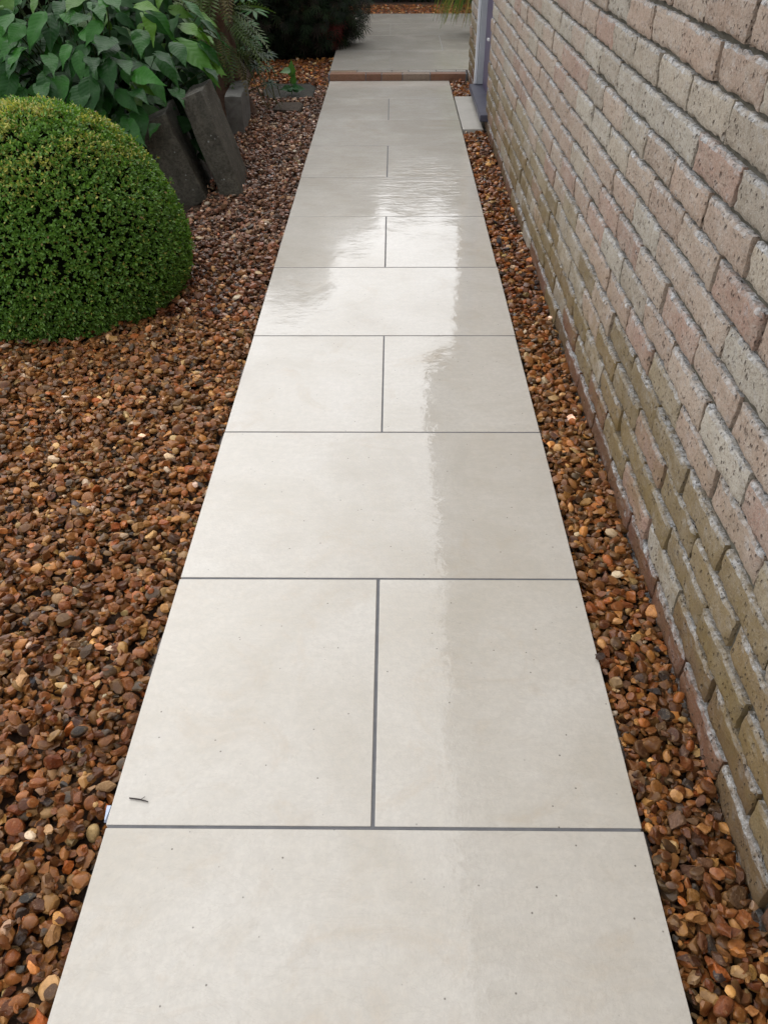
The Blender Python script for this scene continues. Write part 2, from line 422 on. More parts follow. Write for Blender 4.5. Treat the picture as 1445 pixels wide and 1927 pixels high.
def slab(parent, x0, x1, y0, y1, z1, mat, th=.02):
    bm = bmesh.new(); jx = rnd.uniform(-.0015, .0015); jz = rnd.uniform(-.0003, .0003)
    box_bm(bm, x0 + jx, x1 + jx, y0, y1, z1 - th + jz, z1 + jz, .0011, 2)
    bmesh.ops.recalc_face_normals(bm, faces=bm.faces)
    c = Vector(((x0 + x1) / 2, (y0 + y1) / 2, z1 - th))
    bmesh.ops.translate(bm, verts=bm.verts, vec=-c)
    me = bpy.data.meshes.new('slab'); bm.to_mesh(me); bm.free()
    o = link('slab', me, mat, parent); o.location = c
    o.rotation_euler = (rnd.uniform(-.0009, .0009), rnd.uniform(-.0009, .0009), rnd.uniform(-.0012, .0012))
    return o
for i in range(-5, 10):
    ya, yb = Y0 + i * D + GAP / 2, Y0 + (i + 1) * D - GAP / 2
    if i % 2 == 0:
        slab(path, -.45, -GAP / 2, ya, yb, 0, M_SLAB); slab(path, GAP / 2, .45, ya, yb, 0, M_SLAB)
    else:
        slab(path, -.45, .45, ya, yb, 0, M_SLAB)

PZ = .047
patio = box('patio', -.455, 3.0, 6.90, 9.92, -.05, PZ - .003, M_PGROUT); tag(patio, kind='structure')
ys = [6.902, 7.71, 8.52, 9.22, 9.92]
for j in range(4):
    xs = [-.46, .0, .9, 1.8, 2.7] if j % 2 == 0 else [-.46, .45, 1.35, 2.25, 2.9]
    for a, b in zip(xs[:-1], xs[1:]):
        slab(patio, a + .0025, b - .0025, ys[j] + .0025, ys[j + 1] - .0025, PZ, M_PATIO)

# ------------------------------------------------------------------ gravel
def stone_base(seed, sub):
    g = np.random.default_rng(seed); V, Fa = ico(sub)
    rounded = g.random() < .18
    ax = np.array([1.0, g.uniform(.52, .92), g.uniform(.34, .68)])
    V = V * (1 + .10 * np.sin(V @ g.normal(0, 2.2, 3) + g.uniform(0, 6))[:, None])
    if not rounded:
        for _ in range(g.integers(5, 9)):
            n = g.normal(size=3); n /= np.linalg.norm(n); d = g.uniform(.34, .72)
            ex = np.maximum(0, V @ n - d); V = V - ex[:, None] * n * g.uniform(.85, 1.12)
        for _ in range(g.integers(2, 5)):          # conchoidal scoops
            n = g.normal(size=3); n /= np.linalg.norm(n); c = n * g.uniform(1.05, 1.45); rho = g.uniform(.55, .95)
            dv = V - c; dl = np.linalg.norm(dv, axis=1); m = dl < rho
            V[m] = c + dv[m] / dl[m][:, None] * rho
    else:
        for _ in range(2):
            n = g.normal(size=3); n /= np.linalg.norm(n); d = g.uniform(.65, .9)
            ex = np.maximum(0, V @ n - d); V = V - ex[:, None] * n * .7
    V = V + .02 * g.normal(size=V.shape) * (0 if rounded else 1)
    V = V * ax; V /= np.abs(V).max()
    return V, Fa
NV = 22
ST = {s: [stone_base(100 + k, s) for k in range(NV)] for s in (1, 2, 3)}
PAL = [((.160, .054, .014), 30), ((.215, .078, .019), 24), ((.090, .034, .012), 20), ((.29, .120, .029), 14), ((.37, .195, .060), 11),
       ((.042, .030, .022), 6), ((.110, .058, .026), 9), ((.44, .30, .13), 5.2), ((.58, .47, .32), 2.2), ((.036, .038, .042), .8), ((.17, .10, .062), 3), ((.28, .080, .015), 6)]
pw = np.array([p[1] for p in PAL]); pw = pw / pw.sum(); pc = np.array([p[0] for p in PAL]) * np.array([1.07, .97, .95])

CELL = .004
def deposit(x0, x1, y0, y1, base, n, inside, top, smin=.0055, smax=.0162, seed=0):
    """drop stones one by one into the lowest of a few spots; returns list of (pos, half, tilt, spin)"""
    g = np.random.default_rng(seed)
    nx, ny = int((x1 - x0) / CELL) + 20, int((y1 - y0) / CELL) + 20
    H = np.full((nx, ny), base, np.float32)
    res = []
    a_ = np.clip(np.exp(g.normal(math.log(.0096), .34, n)), smin, smax)
    xs = g.uniform(x0, x1, (n, 3)); yy = g.uniform(y0, y1, (n, 3)); tl = g.normal(0, .30, (n, 2)); sp = g.uniform(0, 6.283, n)
    ok = inside(xs, yy, a_[:, None])
    for i in range(n):
        a = a_[i]; rr = max(1, int(a * .78 / CELL)); best = None
        for k in range(3):
            if not ok[i, k]: continue
            ix, iy = int((xs[i, k] - x0) / CELL) + 10, int((yy[i, k] - y0) / CELL) + 10
            p = H[ix - rr:ix + rr + 1, iy - rr:iy + rr + 1]
            z = .55 * p.mean() + .45 * p.max()
            if best is None or z < best[0]: best = (z, ix, iy, xs[i, k], yy[i, k])
        if best is None: continue
        z, ix, iy, x, y = best
        hc = a * .5
        if z + hc > top: continue
        zc = z + hc * .75
        t = np.arange(-rr, rr + 1) * CELL / (a * .9)
        cap = zc + hc * np.sqrt(np.maximum(0, 1 - t[:, None] ** 2 - t[None] ** 2))
        q = H[ix - rr:ix + rr + 1, iy - rr:iy + rr + 1]
        np.maximum(q, np.where(cap > zc, cap, -1), out=q)
        res.append((x, y, zc, a, tl[i, 0], tl[i, 1], sp[i], ix, iy, rr, zc + hc + .004))
    # stones wholly buried under later ones are left out
    keep = [q[:7] for q in res if (H[q[7] - q[9]:q[7] + q[9] + 1, q[8] - q[9]:q[8] + q[9] + 1] <= q[10]).mean() > .03]
    return np.array(keep)

BX, BY, BA, BH, BZ0 = -1.229, 2.946, .484, .666, .139       # the clipped box dome
def left_ok(x, y, a):
    edge = x < -.452 - a * .85
    ball = (x - BX) ** 2 + (y - BY) ** 2 > (BA * .86) ** 2
    bed = ~((x < -.90 - .055 * (y - 3.9)) & (y > 3.85))
    fr = np.ones_like(x, bool)
    px, py, _ = project(np.stack([x, y, np.full_like(x, -.02)], -1))
    vis = (px > -70) & (py < 2010)
    thin = (np.sin(x * 917.3 + y * 413.7) * 43758.5) % 1.0 < .42
    flat = ~((x > -.93) & (x < -.54) & (y > 6.25) & (y < 6.78)) & ~((x > -.80) & (x < -.58) & (y > 5.83) & (y < 6.12))
    return edge & ball & bed & (vis | thin) & flat
sL = deposit(-2.3, -.45, .05, 7.75, -.048, 74000, left_ok, .006, seed=1)
def right_ok(x, y, a):
    return (x > .452 + a * .85) & (x < .604 - a * .5) & ~((y > 5.27) & (y < 6.23)) & (y < 6.74)
sR = deposit(.45, .61, -.35, 6.75, -.048, 11500, right_ok, .005, seed=2)
def far_ok(x, y, a): return (y > 9.94 + a)
sF = deposit(-1.4, 1.6, 9.9, 10.9, .005, 7000, far_ok, .06, seed=3)

def stone_mats(s):
    pos = s[:, :3]; n = len(s); a = s[:, 3]
    zd = np.stack([s[:, 4], s[:, 5], np.ones(n)], 1)
    return frames(pos, zd, s[:, 6], np.stack([a * 1.12, a * 1.12, a * 1.12], 1))
def stone_cols(n, g):
    c = pc[g.choice(len(PAL), n, p=pw)] * np.exp(g.normal(0, .32, (n, 1))); return c * g.uniform(.92, 1.08, (n, 3))

STONE_ME = []
for k in range(NV):
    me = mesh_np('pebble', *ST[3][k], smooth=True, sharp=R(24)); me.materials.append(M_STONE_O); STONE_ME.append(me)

def gravel(name, base_bounds, s, n_single, seed):
    g = np.random.default_rng(seed); n = len(s)
    M = stone_mats(s); col = stone_cols(n, g); var = g.integers(0, NV, n)
    bed = mesh_py(name, [(base_bounds[0], base_bounds[2], base_bounds[4]), (base_bounds[1], base_bounds[2], base_bounds[4]), (base_bounds[1], base_bounds[3], base_bounds[4]), (base_bounds[0], base_bounds[3], base_bounds[4])], [(0, 1, 2, 3)])
    bed = link(name, bed, M_GRIT); tag(bed, kind='structure')
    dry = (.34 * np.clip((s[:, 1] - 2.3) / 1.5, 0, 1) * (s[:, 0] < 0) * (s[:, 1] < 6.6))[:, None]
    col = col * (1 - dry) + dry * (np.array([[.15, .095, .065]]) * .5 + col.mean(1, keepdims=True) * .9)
    px, py, z = project(s[:, :3]); size = s[:, 3] * F_PX / z
    inf = (px > 4) & (px < 1441) & (py > 4) & (py < 1922)
    # the largest ones lying on top
    topz = np.zeros(n); key = {}
    ci, cj = (s[:, 0] / .022).astype(int), (s[:, 1] / .022).astype(int)
    for i in range(n):
        q = (ci[i], cj[i])
        if q not in key or s[key[q], 2] < s[i, 2]: key[q] = i
    top = np.zeros(n, bool); top[list(key.values())] = True
    order = np.argsort(-(size * (inf & top)))
    single = order[:n_single] if n_single else np.array([], int)
    rest = np.ones(n, bool); rest[single] = False
    for i in single:
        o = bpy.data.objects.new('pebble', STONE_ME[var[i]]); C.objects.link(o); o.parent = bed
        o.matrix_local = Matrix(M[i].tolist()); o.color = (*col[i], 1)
    near = rest & inf & top & (s[:, 1] < 1.30)
    mid = rest & ~near & (s[:, 1] < 2.7) & (px > -40) & (px < 1485) & (py < 1970); far = rest & ~near & ~mid
    for parts, mt in ((((near, 3), (mid, 2)), M_STONE_A), (((far, 1),), M_STONE_F)):
        VV, FF, CC, off = [], [], [], 0
        for sel, sub in parts:
            for k in range(NV):
                q = np.nonzero(sel & (var == k))[0]
                if not len(q): continue
                V, Fa = ST[sub][k]
                P = np.einsum('nij,vj->nvi', M[q][:, :3, :3], V) + M[q][:, None, :3, 3]
                VV.append(P.reshape(-1, 3)); FF.append((Fa[None] + (np.arange(len(q)) * len(V))[:, None, None] + off).reshape(-1, 3))
                CC.append(np.repeat(col[q], len(V), 0)); off += len(q) * len(V)
        if not VV: continue
        me = mesh_np('loose_gravel', np.concatenate(VV), np.concatenate(FF), True, R(26), np.concatenate(CC))
        o = link('loose_gravel', me, mt, bed); tag(o, kind='stuff')
    print(name, n, 'stones', len(me.polygons), 'tris')
    return bed
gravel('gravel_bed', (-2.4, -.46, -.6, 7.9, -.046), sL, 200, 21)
gravel('gravel_strip', (.46, .612, -.6, 6.74, -.046), sR, 95, 22)
gravel('far_gravel', (-1.6, 3.0, 9.93, 11.2, .004), sF, 0, 23)

# ------------------------------------------------------------------ house: brick wall, door, eaves
WX = .600
house = empty('house', (WX, 2.0, 0))
tag(house, 'house side with pale pinkish rough brick wall, purple door and overhanging eaves', 'house')
def hpart(o): o.parent = house; o.matrix_parent_inverse = Matrix.Translation(-house.location); return o

DY0, DY1, CORN = 5.42, 6.20, 6.90
bm = bmesh.new()
MX = WX + .0135
box_bm(bm, MX, MX + .10, -3.0, DY0 - .008, -.05, 2.40)
box_bm(bm, MX, MX + .10, DY1 + .008, CORN - .006, -.05, 2.40)
box_bm(bm, MX, MX + .10, DY0 - .008, DY1 + .008, 2.06, 2.40)
me = bpy.data.meshes.new('brick_wall'); bmesh.ops.recalc_face_normals(bm, faces=bm.faces); bm.to_mesh(me); bm.free()
wall = hpart(link('brick_wall', me, M_MORTAR))

def brick_base(seed, L=.215, Hh=.064, depth=.05, ny=20, nz=7):
    """rough brick, front face at x=0 looking to -x, origin at the middle of the front face"""
    g = random.Random(seed); off = Vector((g.uniform(0, 90), g.uniform(0, 90), 0)); V, Fa = [], []
    def fx(y, z):
        dy = min(y + L / 2, L / 2 - y); dz = min(z + Hh / 2, Hh / 2 - z)
        e = min(dy, dz); rr = .0042
        x = 0 if e > rr else rr * (1 - math.sqrt(max(0, 1 - ((rr - e) / rr) ** 2)))
        p = Vector((y, z, 0)) + off
        return x + .0042 * noise.noise(p * 16) + .0030 * noise.noise(p * 60) + .0018 * noise.noise(p * 150)
    ysx = [-L / 2 + L * (.5 - .5 * math.cos(math.pi * i / ny)) * .25 + L * i / ny * .75 for i in range(ny + 1)]
    zsx = [-Hh / 2 + Hh * (.5 - .5 * math.cos(math.pi * i / nz)) * .35 + Hh * i / nz * .65 for i in range(nz + 1)]
    for y in ysx:
        for z in zsx:
            p = Vector((y, z, 3)) + off
            wy = .0040 * noise.noise(p * 34) if abs(abs(y) - L / 2) < .02 else 0
            wz = .0046 * noise.noise(p * 36 + Vector((9, 9, 9))) if abs(abs(z) - Hh / 2) < .018 else 0
            V.append((fx(y, z), y + wy, z + wz))
    id_ = lambda i, j: i * (nz + 1) + j
    for i in range(ny):
        for j in range(nz): Fa.append((id_(i, j), id_(i, j + 1), id_(i + 1, j + 1), id_(i + 1, j)))
    ring = [id_(i, 0) for i in range(ny + 1)] + [id_(ny, j) for j in range(1, nz + 1)] + [id_(i, nz) for i in range(ny - 1, -1, -1)] + [id_(0, j) for j in range(nz - 1, 0, -1)]
    prev = ring
    for d in (.008, depth):
        cur = []
        for v in ring:
            x, y, z = V[v]; p = Vector((y, z, d * 50)) + off
            k = .0016 * noise.noise(p * 70)
            V.append((d, y * (1 + k), z * (1 + k * 2) )); cur.append(len(V) - 1)
        m = len(ring)
        for q in range(m): Fa.append((prev[q], prev[(q + 1) % m], cur[(q + 1) % m], cur[q]))
        prev = cur
    return np.array(V), np.array(Fa)
NB = 14
BR = [brick_base(300 + k) for k in range(NB)]
HALF = [brick_base(400 + k, L=.1035, ny=8) for k in range(4)]
def bmesh_of(vf, mat):
    me = mesh_np('brick', vf[0], vf[1], True, R(55)); me.materials.append(mat); return me
BR_ME = [bmesh_of(b, M_BRICK_O) for b in BR]; HALF_ME = [bmesh_of(b, M_BRICK_O) for b in HALF]

BP = [((.375, .272, .207), 8), ((.395, .308, .24), 8), ((.385, .333, .262), 6), ((.425, .385, .318), 4), ((.35, .228, .175), 4), ((.385, .288, .222), 6), ((.315, .20, .152), 1.6), ((.35, .30, .235), 3)]
bw = [b[1] for b in BP]
CP, BPY = .0745, .2265
bricks = []          # (y centre, z centre, length class, course)
for k in range(-12, 21):
    ztop = .869 + k * CP
    if ztop - .064 > 2.39: break
    zc = ztop - .032
    ph = 1.374 if k % 2 == 0 else 1.374 + BPY / 2
    for j in range(-22, 30):
        y0 = ph + j * BPY + .005; y1 = y0 + BPY - .010
        segs = [(-3.0, DY0), (DY1, CORN)] if zc < 2.06 else [(-3.0, CORN)]
        for a, b in segs:
            c0, c1 = max(y0, a), min(y1, b)
            if c1 - c0 > .03: bricks.append(((c0 + c1) / 2, zc, c1 - c0, k))
vis = []
for i, (y, z, L, k) in enumerate(bricks):
    px, py, dz = project(np.array([[WX, y - L / 2, z - .03], [WX, y - L / 2, z + .03], [WX, y + L / 2, z - .03], [WX, y + L / 2, z + .03]]))
    x0, x1, y0, y1 = max(px.min(), 0), min(px.max(), 1445), max(py.min(), 0), min(py.max(), 1927)
    ar = max(0, x1 - x0) * max(0, y1 - y0) if (dz > .05).all() else 0
    vis.append(ar)
order = np.argsort(-np.array(vis)); chosen = set(int(i) for i in order[:300] if vis[i] > 0)
print('bricks', len(bricks), 'in view', sum(v > 0 for v in vis))
jm, jc, ji = [], [], []
for i, (y, z, L, k) in enumerate(bricks):
    col = rnd.choices([b[0] for b in BP], bw)[0]
    row = k + 12
    if row <= 1 and rnd.random() < .85 or row == 2 and rnd.random() < .3: col = rnd.choice([(.15, .065, .036), (.18, .08, .045), (.14, .085, .04)])
    elif row in (1, 2, 3, 4, 5) and rnd.random() < .62: col = rnd.choice([(.20, .135, .06), (.22, .165, .09), (.19, .14, .07)])
    elif row in (5, 6) and rnd.random() < .3: col = (.29, .235, .15)
    s = rnd.uniform(.88, 1.1); col = tuple(c * s for c in col)
    full = L > .15
    v = rnd.randrange(NB) if full else rnd.randrange(4)
    sy = L / (.215 if full else .1035) * rnd.uniform(.985, 1.005)
    flip = math.pi if rnd.random() < .0 else 0
    M = Matrix.Translation((WX + rnd.uniform(-.003, .003), y + rnd.uniform(-.002, .002), z + rnd.uniform(-.0018, .0018))) @ Euler((rnd.uniform(-.012, .012), 0, rnd.uniform(-.012, .012))).to_matrix().to_4x4() @ Matrix.Diagonal((1, sy, rnd.uniform(.97, 1.02), 1))
    if i in chosen:
        o = bpy.data.objects.new('brick', (BR_ME if full else HALF_ME)[v]); C.objects.link(o)
        o.parent = wall; o.matrix_parent_inverse = Matrix.Identity(4); o.matrix_basis = M; o.color = (*col, 1)
    else:
        jm.append(np.array(M)); jc.append(col); ji.append(v if full else NB + v)
BRL = [brick_base(300 + k, ny=9, nz=3) for k in range(NB)]; HALFL = [brick_base(400 + k, L=.1035, ny=5, nz=3) for k in range(4)]
upper = link('upper_bricks', scatter('upper_bricks', BRL + HALFL, ji, jm, jc, True, R(55)), M_BRICK_A, wall); tag(upper, kind='stuff')

# door in its reveal
door = hpart(box('door', .645, .69, DY0 - .02, DY1 - .02, .085, 2.05, M_PURPLE))
hb = box('latch', .632, .646, 5.88, 5.915, .385, .40, M_BRASS, door, .002)
hpart(box('door_frame', .588, .606, DY1 - .035, DY1 + .004, .086, 2.06, M_WHITE, None, .003))
hpart(box('door_frame', .6075, .648, DY1 - .05, DY1 + .004, .086, 2.06, M_GREY, None, .003))
hpart(box('door_frame', .6075, .648, DY0 - .006, DY0 + .03, .086, 2.06, M_GREY, None, .003))
hpart(box('door_frame', .6075, .648, DY0 + .031, DY1 - .051, 2.02, 2.062, M_GREY, None, .003))
hpart(box('door_sill', .556, .70, DY0 - .14, DY1 - .01, .045, .084, M_SLATE, None, .004))
hpart(box('sill_upstand', .585, .69, DY0 - .002, DY1 - .001, -.05, .0445, M_MORTAR))
# eaves and roof
hpart(box('soffit', .472, .72, -3.0, CORN + .1, 2.401, 2.416, M_FASCIA))
hpart(box('fascia', .452, .4715, -3.0, CORN + .1, 2.39, 2.57, M_FASCIA))
gv, gf = [], []
for i, y in enumerate((-3.0, CORN + .12)):
    for j in range(9):
        t = math.pi * j / 8; gv.append((.405 + .045 * math.cos(t), y, 2.555 - .05 * math.sin(t)))
    for j in range(9):
        t = math.pi * (8 - j) / 8; gv.append((.405 + .041 * math.cos(t), y, 2.555 - .046 * math.sin(t)))
for j in range(18): gf.append((j, (j + 1) % 18, 18 + (j + 1) % 18, 18 + j))
hpart(link('gutter', mesh_py('gutter', gv, gf, True), M_FASCIA))
bm = bmesh.new(); sl = math.tan(R(32))
for i in range(11):
    xa = .40 + i * .27; za = 2.58 + (xa - .40) * sl
    vs = [bm.verts.new(p) for p in [(xa, -3, za + .02), (xa + .33, -3, za + .33 * sl), (xa + .33, CORN + .12, za + .33 * sl), (xa, CORN + .12, za + .02), (xa, -3, za), (xa, CORN + .12, za)]]
    bm.faces.new(vs[:4]); bm.faces.new((vs[0], vs[3], vs[5], vs[4]))
me = bpy.data.meshes.new('roof'); bm.to_mesh(me); bm.free(); hpart(link('roof', me, M_ROOF))
hpart(box('house_fill', MX + .101, 4.0, -3.0, CORN - .007, -.05, 2.40, M_MORTAR))  # unseen solid fill behind the brickwork, added to stop light leaking through
gab = mesh_py('gable', [(.6, CORN, 2.4), (4.0, CORN, 2.4), (4.0, CORN, 4.6), (3.4, CORN, 4.4), (.6, CORN, 2.62)], [(0, 1, 2, 3, 4)])
hpart(link('gable', gab, M_MORTAR))

# ------------------------------------------------------------------ step and threshold
step = empty('brick_step', (0, 6.75, 0)); tag(step, 'low step of two rows of brown brick pavers between path and patio', 'step')
def ppx(x): return (560 + x / 4.25)
def x_at(px, y, z):     # image column -> world x at depth y
    d = fw + ((px - 722.5) / F_PX) * rt - ((140 - 963.5) / F_PX) * up
    t = (y - CAM[1]) / d[1]; return CAM[0] + t * d[0]
def paver(x0, x1, y0, y1, z1, col):
    o = box('brick', x0, x1, y0, y1, z1 - .062, z1, M_PAVER, step, .004, 2)
    o.matrix_parent_inverse = Matrix.Translation(-step.location); o.color = (*col, 1)
pc1 = [(.24, .115, .065), (.21, .095, .055), (.24, .125, .07), (.26, .19, .14), (.22, .10, .055)]
for k, (a, b) in enumerate([(255, 545), (545, 672), (672, 838), (838, 1060), (1060, 1345)]):
    paver(x_at(ppx(a), 6.78, 0) + .003, x_at(ppx(b), 6.78, 0) - .003, 6.752, 6.823, PZ - .003 + rnd.uniform(-.001, .001), pc1[k])
pc2 = [(.24, .16, .10), (.28, .25, .21), (.29, .25, .20), (.30, .28, .25), (.27, .25, .22), (.29, .26, .23)]
for k, (a, b) in enumerate([(262, 476), (476, 752), (752, 887), (887, 1106), (1106, 1266), (1266, 1345)]):
    paver(x_at(ppx(a), 6.86, 0) + .003, x_at(ppx(b), 6.86, 0) - .003, 6.829, 6.897, PZ - .002 + rnd.uniform(-.001, .001), pc2[k])
mb = box('mortar', -.462, .585, 6.756, 6.899, -.05, PZ - .008, M_GROUT, step); mb.matrix_parent_inverse = Matrix.Translation(-step.location)

th = box('threshold_slab', .458, .583, 5.30, 6.20, -.04, .002, M_CONC, None, .003)
tag(th, 'narrow pale concrete slab between path and purple door sill', 'slab')

# ------------------------------------------------------------------ clipped box ball
def dome_pts(n, g, inset=0.0):
    """uniform-ish points and normals on the dome"""
    P, N = [], []
    while len(P) < n:
        v = g.normal(size=3); v /= np.linalg.norm(v)
        if v[2] >= 0:
            p = np.array([v[0] * BA, v[1] * BA, BZ0 + v[2] * (BH - BZ0)]); nn = np.array([v[0] / BA, v[1] / BA, v[2] / (BH - BZ0)])
        else:
            t = math.atan2(v[1], v[0]); z = g.uniform(.0, BZ0); rr = BA * (1 - .10 * ((BZ0 - z) / BZ0) ** 2)
            if g.random() > .40: continue
            p = np.array([rr * math.cos(t), rr * math.sin(t), z]); nn = np.array([math.cos(t), math.sin(t), -.15])
        nn = nn / np.linalg.norm(nn); P.append(p - nn * inset); N.append(nn)
    return np.array(P), np.array(N)
ball = empty('box_topiary', (BX, BY, -.02)); tag(ball, 'large clipped green box ball growing out of the gravel at left', 'topiary')
# sprig leaf: folded oval leaf along +x in local space, 4 tris
LEAF = (np.array([(0, 0, 0), (.45, .26, .06), (.45, -.26, .06), (.5, 0, -.02), (1, 0, .10)]), np.array([(0, 3, 1), (0, 2, 3), (1, 3, 4), (3, 2, 4)]))
g = np.random.default_rng(5); NS = 20000
P, N = dome_pts(NS, g)
lump = np.array([noise.noise(Vector(p) * 9) for p in P]); lump2 = np.array([noise.noise(Vector(p) * 24 + Vector((7, 1, 3))) for p in P])
P = P + N * (lump * .008 + lump2 * .007 + g.normal(0, .004, NS) + np.where(g.random(NS) < .012, g.uniform(.008, .022, NS), 0))[:, None]
mats, cols = [], []
for q in range(7):
    sh = (N + g.normal(0, .42, (NS, 3))); sh /= np.linalg.norm(sh, axis=1, keepdims=True)
    # leaf direction: around the shoot, opening outwards
    rd = g.normal(size=(NS, 3)); rd -= (rd * N).sum(1, keepdims=True) * N; rd /= np.linalg.norm(rd, axis=1, keepdims=True)
    d = rd * g.uniform(.45, 1.0, (NS, 1)) + sh * g.uniform(.35, .9, (NS, 1)); d /= np.linalg.norm(d, axis=1, keepdims=True)
    upv = N + .4 * g.normal(size=(NS, 3)); y = np.cross(upv, d); y /= np.linalg.norm(y, axis=1, keepdims=True); z = np.cross(d, y)
    Ls = g.uniform(.009, .0150, (NS, 1)); M = np.zeros((NS, 4, 4)); M[:, :3, 0] = d * Ls; M[:, :3, 1] = y * Ls; M[:, :3, 2] = z * Ls
    M[:, :3, 3] = P - N * g.uniform(0, .020, (NS, 1)); M[:, 3, 3] = 1; mats.append(M)
    t = g.random((NS, 1)); c = np.array([[.070, .165, .022]]) * (1 - t) + np.array([[.19, .345, .056]]) * t
    hz = np.clip((P[:, 2] / BH - .55) / .45, 0, 1) ** 1.5
    yel = (g.random(NS) < .03 + .75 * hz * np.clip(.6 + 1.6 * lump, 0, 1))[:, None]
    c = np.where(yel, np.array([[.46, .43, .10]]) * g.uniform(.7, 1.25, (NS, 1)), c)
    brn = (g.random(NS) < .006 + .035 * (lump2 > .3))[:, None]; c = np.where(brn, np.array([[.28, .17, .06]]), c)
    cols.append(c)
me = scatter('foliage', [LEAF], np.zeros(NS * 7, int), np.concatenate(mats), np.concatenate(cols), True)
link('foliage', me, M_LEAF_A, ball)
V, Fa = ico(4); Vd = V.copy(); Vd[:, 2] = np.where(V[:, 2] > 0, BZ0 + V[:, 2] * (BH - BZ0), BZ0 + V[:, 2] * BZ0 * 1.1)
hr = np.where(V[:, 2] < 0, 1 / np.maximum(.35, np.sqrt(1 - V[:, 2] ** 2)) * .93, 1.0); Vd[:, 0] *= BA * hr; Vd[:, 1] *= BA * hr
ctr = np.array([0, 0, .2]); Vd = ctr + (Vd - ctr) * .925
link('dark_core', mesh_np('dark_core', Vd, Fa), M_CORE, ball)  # solid dark dome, paints the shade between the leaves

# ------------------------------------------------------------------ raised bed behind the leaning stones
bv, bf = [], []; nbx, nby = 26, 40
for i in range(nbx):
    for j in range(nby):
        x = -.93 - .09 * i; y = 3.75 + .13 * j
        xe = x - .055 * (y - 3.9)
        t = min(1, i / 3.0) * min(1, max(0, (y - 3.85) / .35)) * min(1, max(0, (8.8 - y) / .6)); h_ = .20 * t * t * (3 - 2 * t) * (1.0 if y < 6.2 else max(.15, 1 - (y - 6.2) * 1.2))
        bv.append((xe, y, -.05 + h_ + .03 * t * noise.noise(Vector((x * 6, y * 6, 0)))))
for i in range(nbx - 1):
    for j in range(nby - 1): bf.append((i * nby + j, i * nby + j + 1, (i + 1) * nby + j + 1, (i + 1) * nby + j))
bed = link('planting_bed', mesh_py('planting_bed', bv, bf, True), M_SOIL); tag(bed, kind='structure')

def rough_block(name, dims, mat, seed, amp=.004, cuts=9):
    bm = bmesh.new(); box_bm(bm, -dims[0] / 2, dims[0] / 2, -dims[1] / 2, dims[1] / 2, 0, dims[2], .006, 2)
    bmesh.ops.subdivide_edges(bm, edges=[e for e in bm.edges if e.calc_length() > .04], cuts=cuts, use_grid_fill=True)
    for v in bm.verts:
        p = v.co + Vector((seed * 3.1, seed, 0)); v.co += Vector((noise.noise(p * 14), noise.noise(p * 14 + Vector((5, 0, 0))), noise.noise(p * 14 + Vector((0, 8, 0))))) * amp
        v.co += Vector((noise.noise(p * 60), noise.noise(p * 60 + Vector((5, 0, 0))), noise.noise(p * 60 + Vector((0, 8, 0))))) * amp * .45
    bmesh.ops.recalc_face_normals(bm, faces=bm.faces)
    me = bpy.data.meshes.new(name); bm.to_mesh(me); bm.free(); me.polygons.foreach_set('use_smooth', [True] * len(me.polygons)); me.set_sharp_from_angle(angle=R(38))
    return link(name, me, mat)
o = rough_block('stone_slab', (.105, .46, .50), M_OLDSTONE, 1, .0065); o.location = (-.782, 4.30, -.055); o.rotation_euler = (R(-4), R(-17), R(6))
tag(o, 'dark weathered stone slab leaning left, nearest the concrete block', 'stone slab', 'stone slabs leaning against the bed')
o = rough_block('stone_slab', (.15, .44, .42), M_OLDSTONE, 2, .0065); o.location = (-.985, 4.24, -.06); o.rotation_euler = (R(-3), R(-20), R(9))
tag(o, 'dark weathered stone slab half hidden behind the box ball and broad leaves', 'stone slab', 'stone slabs leaning against the bed')
o = rough_block('concrete_block', (.10, .46, .235), M_BLOCK, 3, .005); o.location = (-.942, 5.49, -.04); o.rotation_euler = (0, R(0), R(3))
tag(o, 'grey concrete building block standing on edge in the gravel', 'block')

def flat_stone(name, pts, z0, z1, mat, label):
    n_ = len(pts); cx = sum(p[0] for p in pts) / n_; cy = sum(p[1] for p in pts) / n_
    bm = bmesh.new(); f = bm.faces.new([bm.verts.new((p[0] - cx, p[1] - cy, 0)) for p in pts])
    ex = bmesh.ops.extrude_face_region(bm, geom=[f]); bmesh.ops.translate(bm, verts=[v for v in ex['geom'] if isinstance(v, bmesh.types.BMVert)], vec=(0, 0, z1 - z0))
    bmesh.ops.recalc_face_normals(bm, faces=bm.faces); bmesh.ops.bevel(bm, geom=list(bm.edges), offset=.006, segments=2, affect='EDGES')
    me = bpy.data.meshes.new(name); bm.to_mesh(me); bm.free(); o = link(name, me, mat); o.location = (cx, cy, z0); return tag(o, label, 'stone')
flat_stone('stepping_stone', [(-.88, 6.24), (-.54, 6.26), (-.545, 6.62), (-.60, 6.74), (-.90, 6.74), (-.93, 6.5)], -.045, -.015, M_SLABDK, 'dark flat slab lying in the gravel beside the weed')
flat_stone('stepping_stone', [(-.79, 5.88), (-.60, 5.83), (-.585, 6.05), (-.62, 6.11), (-.77, 6.10)], -.045, -.010, M_BARK, 'small brown flat stone in the gravel in front of the dark slab')

